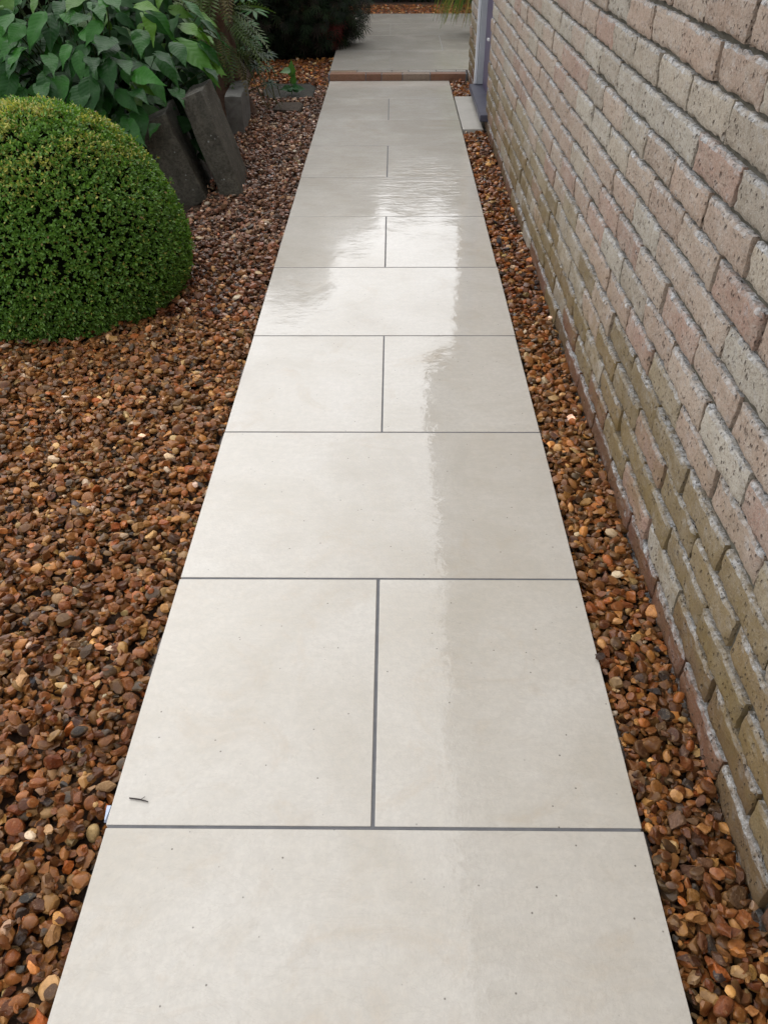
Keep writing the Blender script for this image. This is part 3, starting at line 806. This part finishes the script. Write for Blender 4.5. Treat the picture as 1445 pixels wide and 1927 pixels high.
# ------------------------------------------------------------------ plants
def leaf_mesh(name, wid=.42, base_lobe=.10, droop=.25, fold=.12, tip=1.6, nx=12, ny=3, wav=.02, seed=0):
    """leaf along +x from 0 to 1, lying in xy, folded up along the midrib, drooping at the tip"""
    V, Fa = [], []
    for i in range(nx + 1):
        t = (i / nx) ** 1.35
        w = wid * .5 * (1 - (1 - min(1, t / .30)) ** 2) ** .5 if t < .30 else wid * .5 * (.5 + .5 * math.cos(math.pi * ((t - .30) / .70) ** .92)) ** .82
        w *= 1 + .03 * math.sin(t * 40 + seed)
        w = max(w, .004)
        for j in range(-ny, ny + 1):
            s = j / ny; y = s * w; x = t - base_lobe * abs(s) ** 1.5 * (1 - t) ** 5
            z = abs(s) * w * fold * 2 - droop * t * t + wav * math.sin(t * 14 + s * 2.1 + seed) * abs(s)
            V.append((x, y, z))
    m = 2 * ny + 1
    for i in range(nx):
        for j in range(m - 1): Fa.append((i * m + j, (i + 1) * m + j, (i + 1) * m + j + 1, i * m + j + 1))
    return mesh_py(name, V, Fa, True)
def leaf_matrix(p, d, upv, L, roll=0.0):
    d = Vector(d).normalized(); y = Vector(upv).cross(d)
    if y.length < 1e-4: y = Vector((1, 0, 0)).cross(d)
    y.normalize(); z = d.cross(y)
    M = Matrix((( d.x, y.x, z.x), (d.y, y.y, z.y), (d.z, y.z, z.z))).to_4x4()
    return Matrix.Translation(p) @ M @ Matrix.Rotation(roll, 4, 'X') @ Matrix.Scale(L, 4)

BL = [leaf_mesh('leaf', .56, .18, .20, .07, 1.1, seed=k, wav=.025) for k in range(3)] + [leaf_mesh('leaf', .48, .14, .30, .10, 1.2, seed=k, wav=.03) for k in range(3)]
for m_ in BL: m_.materials.append(M_LEAF_BIG)
pr = random.Random(31)
plant = empty('broad_leaved_plant', (-1.42, 4.55, .10)); tag(plant, 'big mound of broad pointed dark green leaves behind the box ball', 'plant')
PI_ = parent_inv(plant)
stemV, stemF = [], []
cnt = 0
def big_leaf(p, d, upv, L, col, roll=0.0):
    o = bpy.data.objects.new('leaf', BL[pr.randrange(len(BL))]); C.objects.link(o); o.parent = plant
    o.matrix_local = PI_ @ leaf_matrix(p, d, upv, L, roll); o.color = (*col, 1)
mc = Vector((-1.48, 4.62, .22)); mr = Vector((.72, .80, .68))
tries = 0
while cnt < 288 and tries < 6000:
    tries += 1
    v = Vector((pr.gauss(.05, 1), pr.gauss(-.6, .9), pr.gauss(.15, .8))).normalized()
    if v.y > .2 or v.z < -.25: continue
    dep = pr.choice((1.0, 1.0, .92, .8, .65))
    p = mc + Vector((v.x * mr.x, v.y * mr.y, v.z * mr.z)) * dep
    if p.z < .06: continue
    px, py, _ = project(np.array([p[:]])); px, py = float(px[0]), float(py[0])
    if px > 400 or px < -170 or py < -190: continue
    L = pr.uniform(.095, .165) * (1.12 if dep > .9 else 1)
    out = Vector((v.x, v.y, 0)) + Vector((pr.gauss(0, .35), pr.gauss(0, .35) - .15, 0))
    d = out.normalized() + Vector((0, 0, pr.uniform(-.85, .05)))
    tip = p + d.normalized() * L; tx, ty, _ = project(np.array([tip[:]])); tx, ty = float(tx[0]), float(ty[0])
    if ty > 262 or (tx > 285 and ty > 205) or (tx > 360 and ty > 150): continue
    t = pr.random() ** 1.5; col = (.008 + .028 * t, .048 + .100 * t, .006 + .010 * t)
    if px > 230 and py < 190 and pr.random() < .40: col = (.085, .19, .022)
    elif py < 40 and pr.random() < .3: col = (.07, .15, .025)
    elif pr.random() < .012: col = (.35, .2, .03)
    big_leaf(p, d, Vector((.15, -.55, 1)) + v * .5, L, col, pr.gauss(0, .3)); cnt += 1
    if pr.random() < .5:
        st = mc + Vector((v.x * .25, v.y * .2, -.2)) ; mdl = (p + st) / 2 + Vector((0, 0, .12))
        a, b = tube([st, mdl, p], [.006, .005, .003], 5); k = len(stemV); stemV += [PI_ @ q for q in a]; stemF += [tuple(i + k for i in f) for f in b]
# inner leaves of the mound, shade put into their colour, too many to pick apart
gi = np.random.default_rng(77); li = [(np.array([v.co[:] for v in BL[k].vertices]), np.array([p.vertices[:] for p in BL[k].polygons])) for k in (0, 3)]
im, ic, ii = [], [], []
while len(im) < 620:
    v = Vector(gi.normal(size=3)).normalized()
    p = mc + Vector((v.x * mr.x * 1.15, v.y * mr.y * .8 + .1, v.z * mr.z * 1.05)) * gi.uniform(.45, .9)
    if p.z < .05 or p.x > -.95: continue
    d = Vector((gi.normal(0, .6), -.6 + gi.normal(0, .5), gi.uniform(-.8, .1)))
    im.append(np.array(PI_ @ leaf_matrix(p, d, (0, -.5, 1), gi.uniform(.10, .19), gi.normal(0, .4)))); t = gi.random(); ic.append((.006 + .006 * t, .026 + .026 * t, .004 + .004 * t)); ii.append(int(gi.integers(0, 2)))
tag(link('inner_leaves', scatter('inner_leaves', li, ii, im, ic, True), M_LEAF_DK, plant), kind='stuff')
# the long bright leaf that hangs over the stones
for (p, d, L, col) in [((-1.00, 4.42, .60), (.75, -.45, -.42), .27, (.060, .17, .020)), ((-1.12, 4.30, .55), (.8, -.5, -.25), .20, (.04, .12, .03)), ((-1.16, 4.2, .36), (.75, -.5, -.55), .15, (.055, .15, .03)), ((-1.16, 3.98, .27), (.25, -.7, -.6), .10, (.045, .12, .045))]:
    big_leaf(Vector(p), Vector(d), Vector((-.1, -.2, 1)), L, col)
sm = link('stems', mesh_py('stems', stemV, stemF, True), M_LEAF_O, plant); sm.color = (.06, .09, .03, 1)

# dark understorey behind, one mass of small leaves
def leaf_mass(name, ell, n, L, cols, mat, seed, base=LEAF, hang=0.0, shell=.55, jit=.6):
    g = np.random.default_rng(seed); P, N = [], []
    tot = sum(e[1][0] * e[1][1] + e[1][0] * e[1][2] for e in ell)
    for c_, r_ in ell:
        m = int(n * (r_[0] * r_[1] + r_[0] * r_[2]) / tot)
        v = g.normal(size=(m, 3)); v /= np.linalg.norm(v, axis=1, keepdims=True)
        rad = shell + (1 - shell) * g.random((m, 1)) ** .5
        lum = np.array([noise.noise(Vector(q) * 3.3 + Vector(c_)) for q in v])[:, None]
        P.append(np.array(c_) + v * np.array(r_) * rad * (1 + .22 * lum)); N.append(v)
    P = np.concatenate(P); N = np.concatenate(N); m = len(P)
    d = N + g.normal(0, jit, (m, 3)); d[:, 2] -= hang; d /= np.linalg.norm(d, axis=1, keepdims=True)
    upv = np.array([[0, 0, 1.]]) + N * .5 + g.normal(0, .4, (m, 3)); y = np.cross(upv, d); y /= np.linalg.norm(y, axis=1, keepdims=True); z = np.cross(d, y)
    Ls = L * g.uniform(.7, 1.3, (m, 1)); M = np.zeros((m, 4, 4)); M[:, :3, 0] = d * Ls; M[:, :3, 1] = y * Ls; M[:, :3, 2] = z * Ls; M[:, :3, 3] = P; M[:, 3, 3] = 1
    cl = np.array(cols)[g.integers(0, len(cols), m)] * g.uniform(.7, 1.3, (m, 1))
    return M, cl, base
def mass_obj(name, parent, M, cl, base, mat):
    PI2 = np.array(parent_inv(parent)); M = PI2[None] @ M
    return link(name, scatter(name, [base], np.zeros(len(M), int), M, cl, True), mat, parent)
def limbs(parent, paths, mat, name='trunk'):
    V, Fa = [], []; PI2 = parent_inv(parent)
    for pts, rad in paths:
        a, b = tube(pts, rad, 8); k = len(V); V += [PI2 @ q for q in a]; Fa += [tuple(i + k for i in f) for f in b]
    return link(name, mesh_py(name, V, Fa, True), mat, parent)

# cut-leaf maple over the patio edge
FIN = []
fV, fF = [], []
for k, (ang, ln) in enumerate([(-78, .55), (-50, .8), (-24, .95), (0, 1.0), (24, .95), (50, .8), (78, .55)]):
    a = R(ang); dx, dy = math.cos(a), math.sin(a); b = len(fV)
    fV += [(0, 0, 0), (dx * ln * .5 - dy * .045, dy * ln * .5 + dx * .045, -.06 * ln), (dx * ln * .5 + dy * .045, dy * ln * .5 - dx * .045, -.06 * ln), (dx * ln, dy * ln, -.25 * ln)]
    fF += [(b, b + 2, b + 1), (b + 1, b + 2, b + 3)]
FIN = (np.array(fV), np.array(fF))
maple = empty('japanese_maple', (-.98, 8.25, 0)); tag(maple, 'very dark fine-leaved weeping maple overhanging the left edge of the patio', 'tree')
ell = [((-1.0, 8.2, .75), (.72, .60, .60)), ((-.68, 7.95, .36), (.40, .40, .36)), ((-1.20, 7.75, .36), (.50, .30, .38)), ((-.80, 8.5, 1.35), (.75, .70, .60)), ((-.42, 8.0, .36), (.24, .32, .26)), ((-1.3, 8.4, 1.75), (.55, .5, .45)), ((-1.05, 8.5, 2.15), (.42, .45, .50)), ((-.85, 8.0, .16), (.55, .35, .22))]
M, cl, b = leaf_mass('crown', ell, 13000, .085, [(.010, .020, .007), (.016, .028, .009), (.007, .011, .005), (.020, .014, .009)], M_LEAF_DK, 61, FIN, .75, .45)
red = np.array([[-.47, 7.78, .20]]); nr = np.linalg.norm(M[:, :3, 3] - red, axis=1) < .10; cl[nr] = (.10, .018, .014)
mass_obj('crown', maple, M, cl, b, M_LEAF_DK)
limbs(maple, [([(-.98, 8.25, -.06), (-1.0, 8.22, .3), (-.95, 8.2, .65), (-.8, 8.3, 1.1)], [.05, .04, .03, .015]), ([(-1.0, 8.22, .35), (-.75, 8.05, .6), (-.5, 7.95, .55)], [.025, .018, .008]), ([(-.97, 8.2, .55), (-1.2, 7.9, .75), (-1.3, 7.75, .6)], [.025, .018, .008]), ([(-.95, 8.2, .65), (-1.2, 8.4, 1.4), (-1.3, 8.4, 1.9)], [.025, .018, .008])], M_BARK)

# dense planting that closes the view beyond the patio
def shrub(name, label, loc, ell, n, L, cols, seed, cat='shrub'):
    e = empty(name, loc); tag(e, label, cat, 'shrubs closing the far end of the garden')
    M, cl, b = leaf_mass(name, ell, n, L, cols, M_LEAF_DK, seed, LEAF, .2, .72)
    mass_obj('crown', e, M, cl, b, M_LEAF_DK)
    limbs(e, [([(loc[0] + dx * .1, loc[1], -.06), (loc[0] + dx * .5, loc[1] + .05, loc[2] + .8), (loc[0] + dx, loc[1] + .1, 1.6)], [.04, .03, .012]) for dx in (-.4, 0, .45)], M_BARK, 'stem')
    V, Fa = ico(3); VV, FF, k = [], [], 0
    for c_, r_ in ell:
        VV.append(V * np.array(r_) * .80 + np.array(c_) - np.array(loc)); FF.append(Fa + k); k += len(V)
    link('dark_core', mesh_np('dark_core', np.concatenate(VV), np.concatenate(FF)), M_CORE, e)  # solid dark ellipsoids in place of the crown's inner shade
DG = [(.016, .030, .010), (.024, .042, .014), (.011, .020, .008)]
shrub('evergreen_shrub', 'dark shrub behind the far gravel, left part of the far end', (-1.1, 11.6, 0), [((-1.1, 11.6, .8), (.85, .65, .85)), ((-1.0, 11.7, 1.9), (.8, .65, .75)), ((-1.7, 11.3, .9), (.6, .6, .8))], 7000, .06, DG, 71)
shrub('evergreen_shrub', 'dark shrub behind the far gravel, middle of the far end', (.2, 11.8, 0), [((.2, 11.75, .75), (.85, .6, .80)), ((.3, 11.9, 1.75), (.75, .6, .70))], 7000, .06, DG, 72)
shrub('evergreen_shrub', 'dark shrub behind the far gravel, right part beside the house corner', (1.5, 11.5, 0), [((1.5, 11.5, .85), (.85, .65, .90)), ((1.45, 11.6, 2.1), (.80, .65, .95))], 7000, .06, DG, 73)
shrub('evergreen_shrub', 'dark shrub behind the broad leaved plant and the stump', (-2.3, 6.9, .1), [((-2.3, 6.9, .75), (.80, .80, .80)), ((-2.5, 6.7, 1.7), (.9, .9, .9)), ((-1.75, 6.6, .45), (.45, .5, .5)), ((-2.6, 6.0, .7), (.7, .8, .8)), ((-1.75, 7.6, .55), (.5, .5, .6))], 8000, .06, DG, 74)  # upper crown raised to block light from behind the planting

hedge = empty('hedge', (0, 12.9, 0)); tag(hedge, 'long dark hedge at the very back of the garden', 'hedge')  # added out of view to close a bright gap reflected in the patio
hell = [((-4.2 + .9 * k, 12.9 + .1 * (k % 2), .55 + .95 * q), (.75, .5, .75)) for k in range(10) for q in range(3)]
M, cl, b = leaf_mass('hedge', hell, 9000, .07, DG, M_LEAF_DK, 75, LEAF, .1, .75); mass_obj('foliage', hedge, M, cl, b, M_LEAF_DK)
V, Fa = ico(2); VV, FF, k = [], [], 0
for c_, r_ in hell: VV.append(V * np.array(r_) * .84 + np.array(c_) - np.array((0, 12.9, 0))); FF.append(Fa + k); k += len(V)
link('dark_core', mesh_np('dark_core', np.concatenate(VV), np.concatenate(FF)), M_CORE, hedge)  # solid dark filling that stands for shade inside the hedge

# mossy old stump with ferns
stump = empty('tree_stump', (-1.10, 5.75, .05)); tag(stump, 'rotten reddish brown dead trunk behind the concrete block, draped with ferns', 'stump')
V, Fa = [], []; ns, nz_ = 36, 16
for j in range(nz_ + 1):
    t = j / nz_; z = -.10 + 1.05 * t; rr = .085 + .13 * (1 - t) ** 4
    for i in range(ns):
        a = 2 * math.pi * i / ns
        q = rr * (1 + .16 * math.sin(a * 5 + 1.5 * t) * (1 - .5 * t) + .10 * noise.noise(Vector((math.cos(a) * 3, math.sin(a) * 3, z * 3))) + .05 * noise.noise(Vector((math.cos(a) * 14, math.sin(a) * 14, z * 3))))
        V.append((q * math.cos(a) + .06 * t, q * math.sin(a), z + .03 * (t > .98) * noise.noise(Vector((a * 2, 0, 0)))))
for j in range(nz_):
    for i in range(ns): Fa.append((j * ns + i, j * ns + (i + 1) % ns, (j + 1) * ns + (i + 1) % ns, (j + 1) * ns + i))
Fa.append(tuple(nz_ * ns + i for i in range(ns)))
link('trunk', mesh_py('trunk', V, Fa, True), M_STUMP, stump)

def frond_mesh(seed, n=14):
    g = random.Random(seed); V, Fa = [], []
    for i in range(n):
        t = (i + .6) / n; x = t; z = -.45 * t * t; w = .30 * math.sin(math.pi * t ** .7) * (1 - .3 * t) + .03
        for s in (-1, 1):
            b = len(V); a = R(62) * s; ln = w * g.uniform(.85, 1.1); dx, dy = math.cos(a) * ln, math.sin(a) * ln
            V += [(x, 0, z), (x + dx * .45 - .03, dy * .45, z - .01), (x + dx * .5 + .028, dy * .5, z - .02), (x + dx, dy, z - .10 * ln - .02)]
            f = [(b, b + 2, b + 1), (b + 1, b + 2, b + 3)]; Fa += f if s > 0 else [q[::-1] for q in f]
    k = len(V)
    for i in range(9):
        t = i / 8; V += [(t, -.006, -.45 * t * t + .002), (t, .006, -.45 * t * t + .002)]
    for i in range(8): Fa.append((k + 2 * i, k + 2 * i + 2, k + 2 * i + 3, k + 2 * i + 1))
    return mesh_py('frond', V, Fa, True)
FR = [frond_mesh(k) for k in range(4)]
for m_ in FR: m_.materials.append(M_LEAF_O)
fern = empty('fern', (-1.05, 5.62, .55)); tag(fern, 'shaggy fern draping the brown stump', 'fern'); PF = parent_inv(fern)
for k in range(60):
    a = pr.uniform(0, 6.283) if k < 20 else pr.uniform(3.6, 6.4); o = bpy.data.objects.new('frond', FR[k % 4]); C.objects.link(o); o.parent = fern
    p = Vector((-1.04 + .10 * math.cos(a), 5.68 + .10 * math.sin(a), pr.uniform(.34, .85)))
    d = Vector((math.cos(a), math.sin(a) - .35, pr.uniform(-1.1, .3)))
    o.matrix_local = PF @ leaf_matrix(p, d, (0, 0, 1), pr.uniform(.16, .30), pr.gauss(0, .4)); t = pr.random()
    o.color = ((.05 + .04 * t, .085 + .05 * t, .022, 1) if pr.random() < .75 else (.15, .12, .04, 1))

# palmate lupin-like plant
def palm_mesh(seed, n=8):
    V, Fa = [], []; g = random.Random(seed)
    for k in range(n):
        a = R(-130 + 260 * k / (n - 1)); ln = .55 * (1 - .25 * abs(a) / 2.3) * g.uniform(.9, 1.1); dx, dy = math.cos(a), math.sin(a); b = len(V)
        for i, (t, w) in enumerate([(0, .008), (.3, .045), (.6, .058), (.85, .035), (1.0, .003)]):
            z = .05 * math.sin(t * 2) - .22 * t * t
            for s in (-1, 0, 1): V.append((dx * ln * t - dy * w * s, dy * ln * t + dx * w * s, z * ln + abs(s) * .02))
        for i in range(4):
            for j in range(2): Fa.append((b + i * 3 + j, b + i * 3 + 3 + j, b + i * 3 + 4 + j, b + i * 3 + 1 + j))
    return mesh_py('leaf', V, Fa, True)
PM = [palm_mesh(k, 7 + k % 3) for k in range(3)]
for m_ in PM: m_.materials.append(M_LEAF_O)
lup = empty('lupin', (-1.02, 6.1, .05)); tag(lup, 'bright green lupin with fingered leaves above the concrete block', 'plant'); PL = parent_inv(lup)
sv_, sf_ = [], []
spots = [(-.845, 5.85, .56, .20), (-.865, 5.85, .405, .19), (-.93, 5.9, .62, .20), (-.90, 5.95, .48, .15), (-.99, 5.9, .68, .2), (-.80, 6.0, .30, .13), (-.87, 5.9, .25, .14), (-.93, 6.0, .34, .15), (-1.05, 6.1, .75, .2), (-.88, 6.05, .68, .18), (-.84, 6.1, .20, .13), (-.80, 5.95, .14, .12)]
for k, (x, y, z, L) in enumerate(spots):
    o = bpy.data.objects.new('leaf', PM[k % 3]); C.objects.link(o); o.parent = lup
    o.matrix_local = PL @ leaf_matrix((x, y, z), (pr.uniform(.2, .9), pr.uniform(-1, -.2), pr.uniform(-.35, .05)), (.1, -.35, 1), L * 1.1)
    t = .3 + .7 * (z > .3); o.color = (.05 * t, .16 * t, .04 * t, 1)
    a, b = tube([Vector((-1.0, 6.1, .05)), Vector(((x - 1.0) / 2, y + .1, z * .65)), Vector((x, y, z))], [.005, .004, .003], 5); kk = len(sv_)
    sv_ += [PL @ q for q in a]; sf_ += [tuple(i + kk for i in f) for f in b]
for k in range(9):   # pale dead stalks hanging over the gravel
    x = pr.uniform(-.92, -.72); y = pr.uniform(5.75, 6.25)
    a, b = tube([Vector((-.98, 6.0, .32)), Vector((x - .05, y, .20)), Vector((x + pr.uniform(-.02, .1), y - .05, -.005))], [.004, .0035, .002], 5); kk = len(sv_)
    sv_ += [PL @ q for q in a]; sf_ += [tuple(i + kk for i in f) for f in b]
sm = link('stems', mesh_py('stems', sv_, sf_, True), M_LEAF_O, lup); sm.color = (.13, .13, .05, 1)

# seedling weed on the gravel
WL = leaf_mesh('leaf', .55, .02, .12, .12, 1.2, seed=3); WL.materials.append(M_LEAF_O)
weed = empty('weed', (-.70, 6.37, -.01)); tag(weed, 'small pale green weed seedling growing by the dark flat slab', 'weed'); PW = parent_inv(weed)
for p, d, L, col in [((-.695, 6.38, .10), (.05, -.1, 1), .11, (.07, .17, .03)), ((-.70, 6.37, .14), (-.8, -.45, -.05), .085, (.20, .33, .16)), ((-.70, 6.37, .03), (.6, -.7, .1), .10, (.04, .12, .04)), ((-.70, 6.37, .02), (-.6, -.7, .15), .11, (.035, .10, .035)), ((-.69, 6.36, .02), (.95, -.2, .1), .10, (.04, .11, .04)), ((-.69, 6.38, .05), (.2, -.2, .9), .09, (.06, .15, .03)), ((-.70, 6.36, .02), (0, -1, .15), .09, (.035, .10, .04))]:
    o = bpy.data.objects.new('leaf', WL); C.objects.link(o); o.parent = weed; o.matrix_local = PW @ leaf_matrix(p, d, (0, -.8, .6), L); o.color = (*col, 1)
a, b = tube([PW @ Vector((-.70, 6.37, -.02)), PW @ Vector((-.698, 6.375, .14))], [.004, .003], 6); sm = link('stem', mesh_py('stem', a, b, True), M_LEAF_O, weed); sm.color = (.10, .16, .05, 1)

# strap-leaved clump behind the house corner
grass = empty('strap_grass', (.88, 8.62, PZ)); tag(grass, 'arching strap-leaved grass with yellowing tips by the house corner', 'grass clump'); PG = parent_inv(grass)
def blade_mesh(pts, w):
    V, Fa = [], []; n_ = len(pts)
    for i, p in enumerate(pts):
        t = i / (n_ - 1); d = (pts[min(i + 1, n_ - 1)] - pts[max(i - 1, 0)]).normalized(); s = d.cross(Vector((.3, -1, .2))).normalized()
        ww = w * (1 - t ** 3) * (.6 + .4 * min(1, t * 4)) + .0006
        V += [PG @ (p - s * ww), PG @ (p + Vector((0, .35 * ww, -.3 * ww))), PG @ (p + s * ww)]
    for i in range(n_ - 1):
        for j in range(2): Fa.append((i * 3 + j, i * 3 + 3 + j, i * 3 + 4 + j, i * 3 + 1 + j))
    return mesh_py('blade', V, Fa, True)
for k in range(120):
    a = pr.uniform(0, 6.283) if k > 92 else pr.uniform(2.3, 4.7)
    hgt = pr.uniform(.40, .85); rch = pr.uniform(.22, .46); b0 = Vector((.88 + pr.gauss(0, .05), 8.62 + pr.gauss(0, .07), PZ))
    dv = Vector((math.cos(a), math.sin(a), 0)); pts = []
    endz = pr.uniform(.055, .20)
    for i in range(11):
        t = i / 10
        pts.append(b0 + dv * (rch * (t ** 1.6)) + Vector((0, 0, hgt * (1 - (1 - min(1, t / .62)) ** 2) if t < .62 else hgt - (hgt - endz) * ((t - .62) / .38) ** 1.7)))
    o = link('blade', blade_mesh(pts, pr.uniform(.008, .013)), M_LEAF_O, grass); t = pr.random()
    o.color = ((.09 + .05 * t, .15 + .05 * t, .03, 1) if t < .62 else (.30, .24, .07, 1) if t < .9 else (.22, .11, .05, 1))

# ------------------------------------------------------------------ small things
tw = empty('twig', (-.405, .757, .001)); tag(tw, 'small dark forked twig lying on the pale slab', 'twig')
a, b = tube([(-.018, .003, .0014), (.0, .0005, .0016), (.016, -.0035, .0013)], [.0012, .0013, .0009], 6); link('stem', mesh_py('stem', a, b, True), M_TWIG, tw)
a, b = tube([(.002, 0, .0015), (.009, .0055, .002)], [.0006, .0005], 5); link('side_shoot', mesh_py('side_shoot', a, b, True), M_TWIG, tw)
wd = mesh_py('plastic_wedge', [(-.004, -.012, -.012), (.004, -.012, -.012), (.004, .014, -.012), (-.004, .014, -.012), (-.001, -.012, -.002), (.001, -.012, -.002), (.0035, .014, -.001), (-.0035, .014, -.001)], [(3, 2, 1, 0), (4, 5, 6, 7), (0, 1, 5, 4), (1, 2, 6, 5), (2, 3, 7, 6), (3, 0, 4, 7)])
o = link('plastic_wedge', wd, M_BLUE); o.location = (-.4565, .735, -.002); tag(o, 'pale blue plastic levelling wedge stuck at the left path edge', 'wedge')
o = bpy.data.objects.new('pebble', STONE_ME[4]); C.objects.link(o); o.location = (.452, 1.083, .006); o.scale = (.0135, .0135, .011); o.rotation_euler = (.2, .1, .6); o.color = (.075, .05, .042, 1)
tag(o, 'dark brown pebble lying on the right edge of the path', 'pebble')
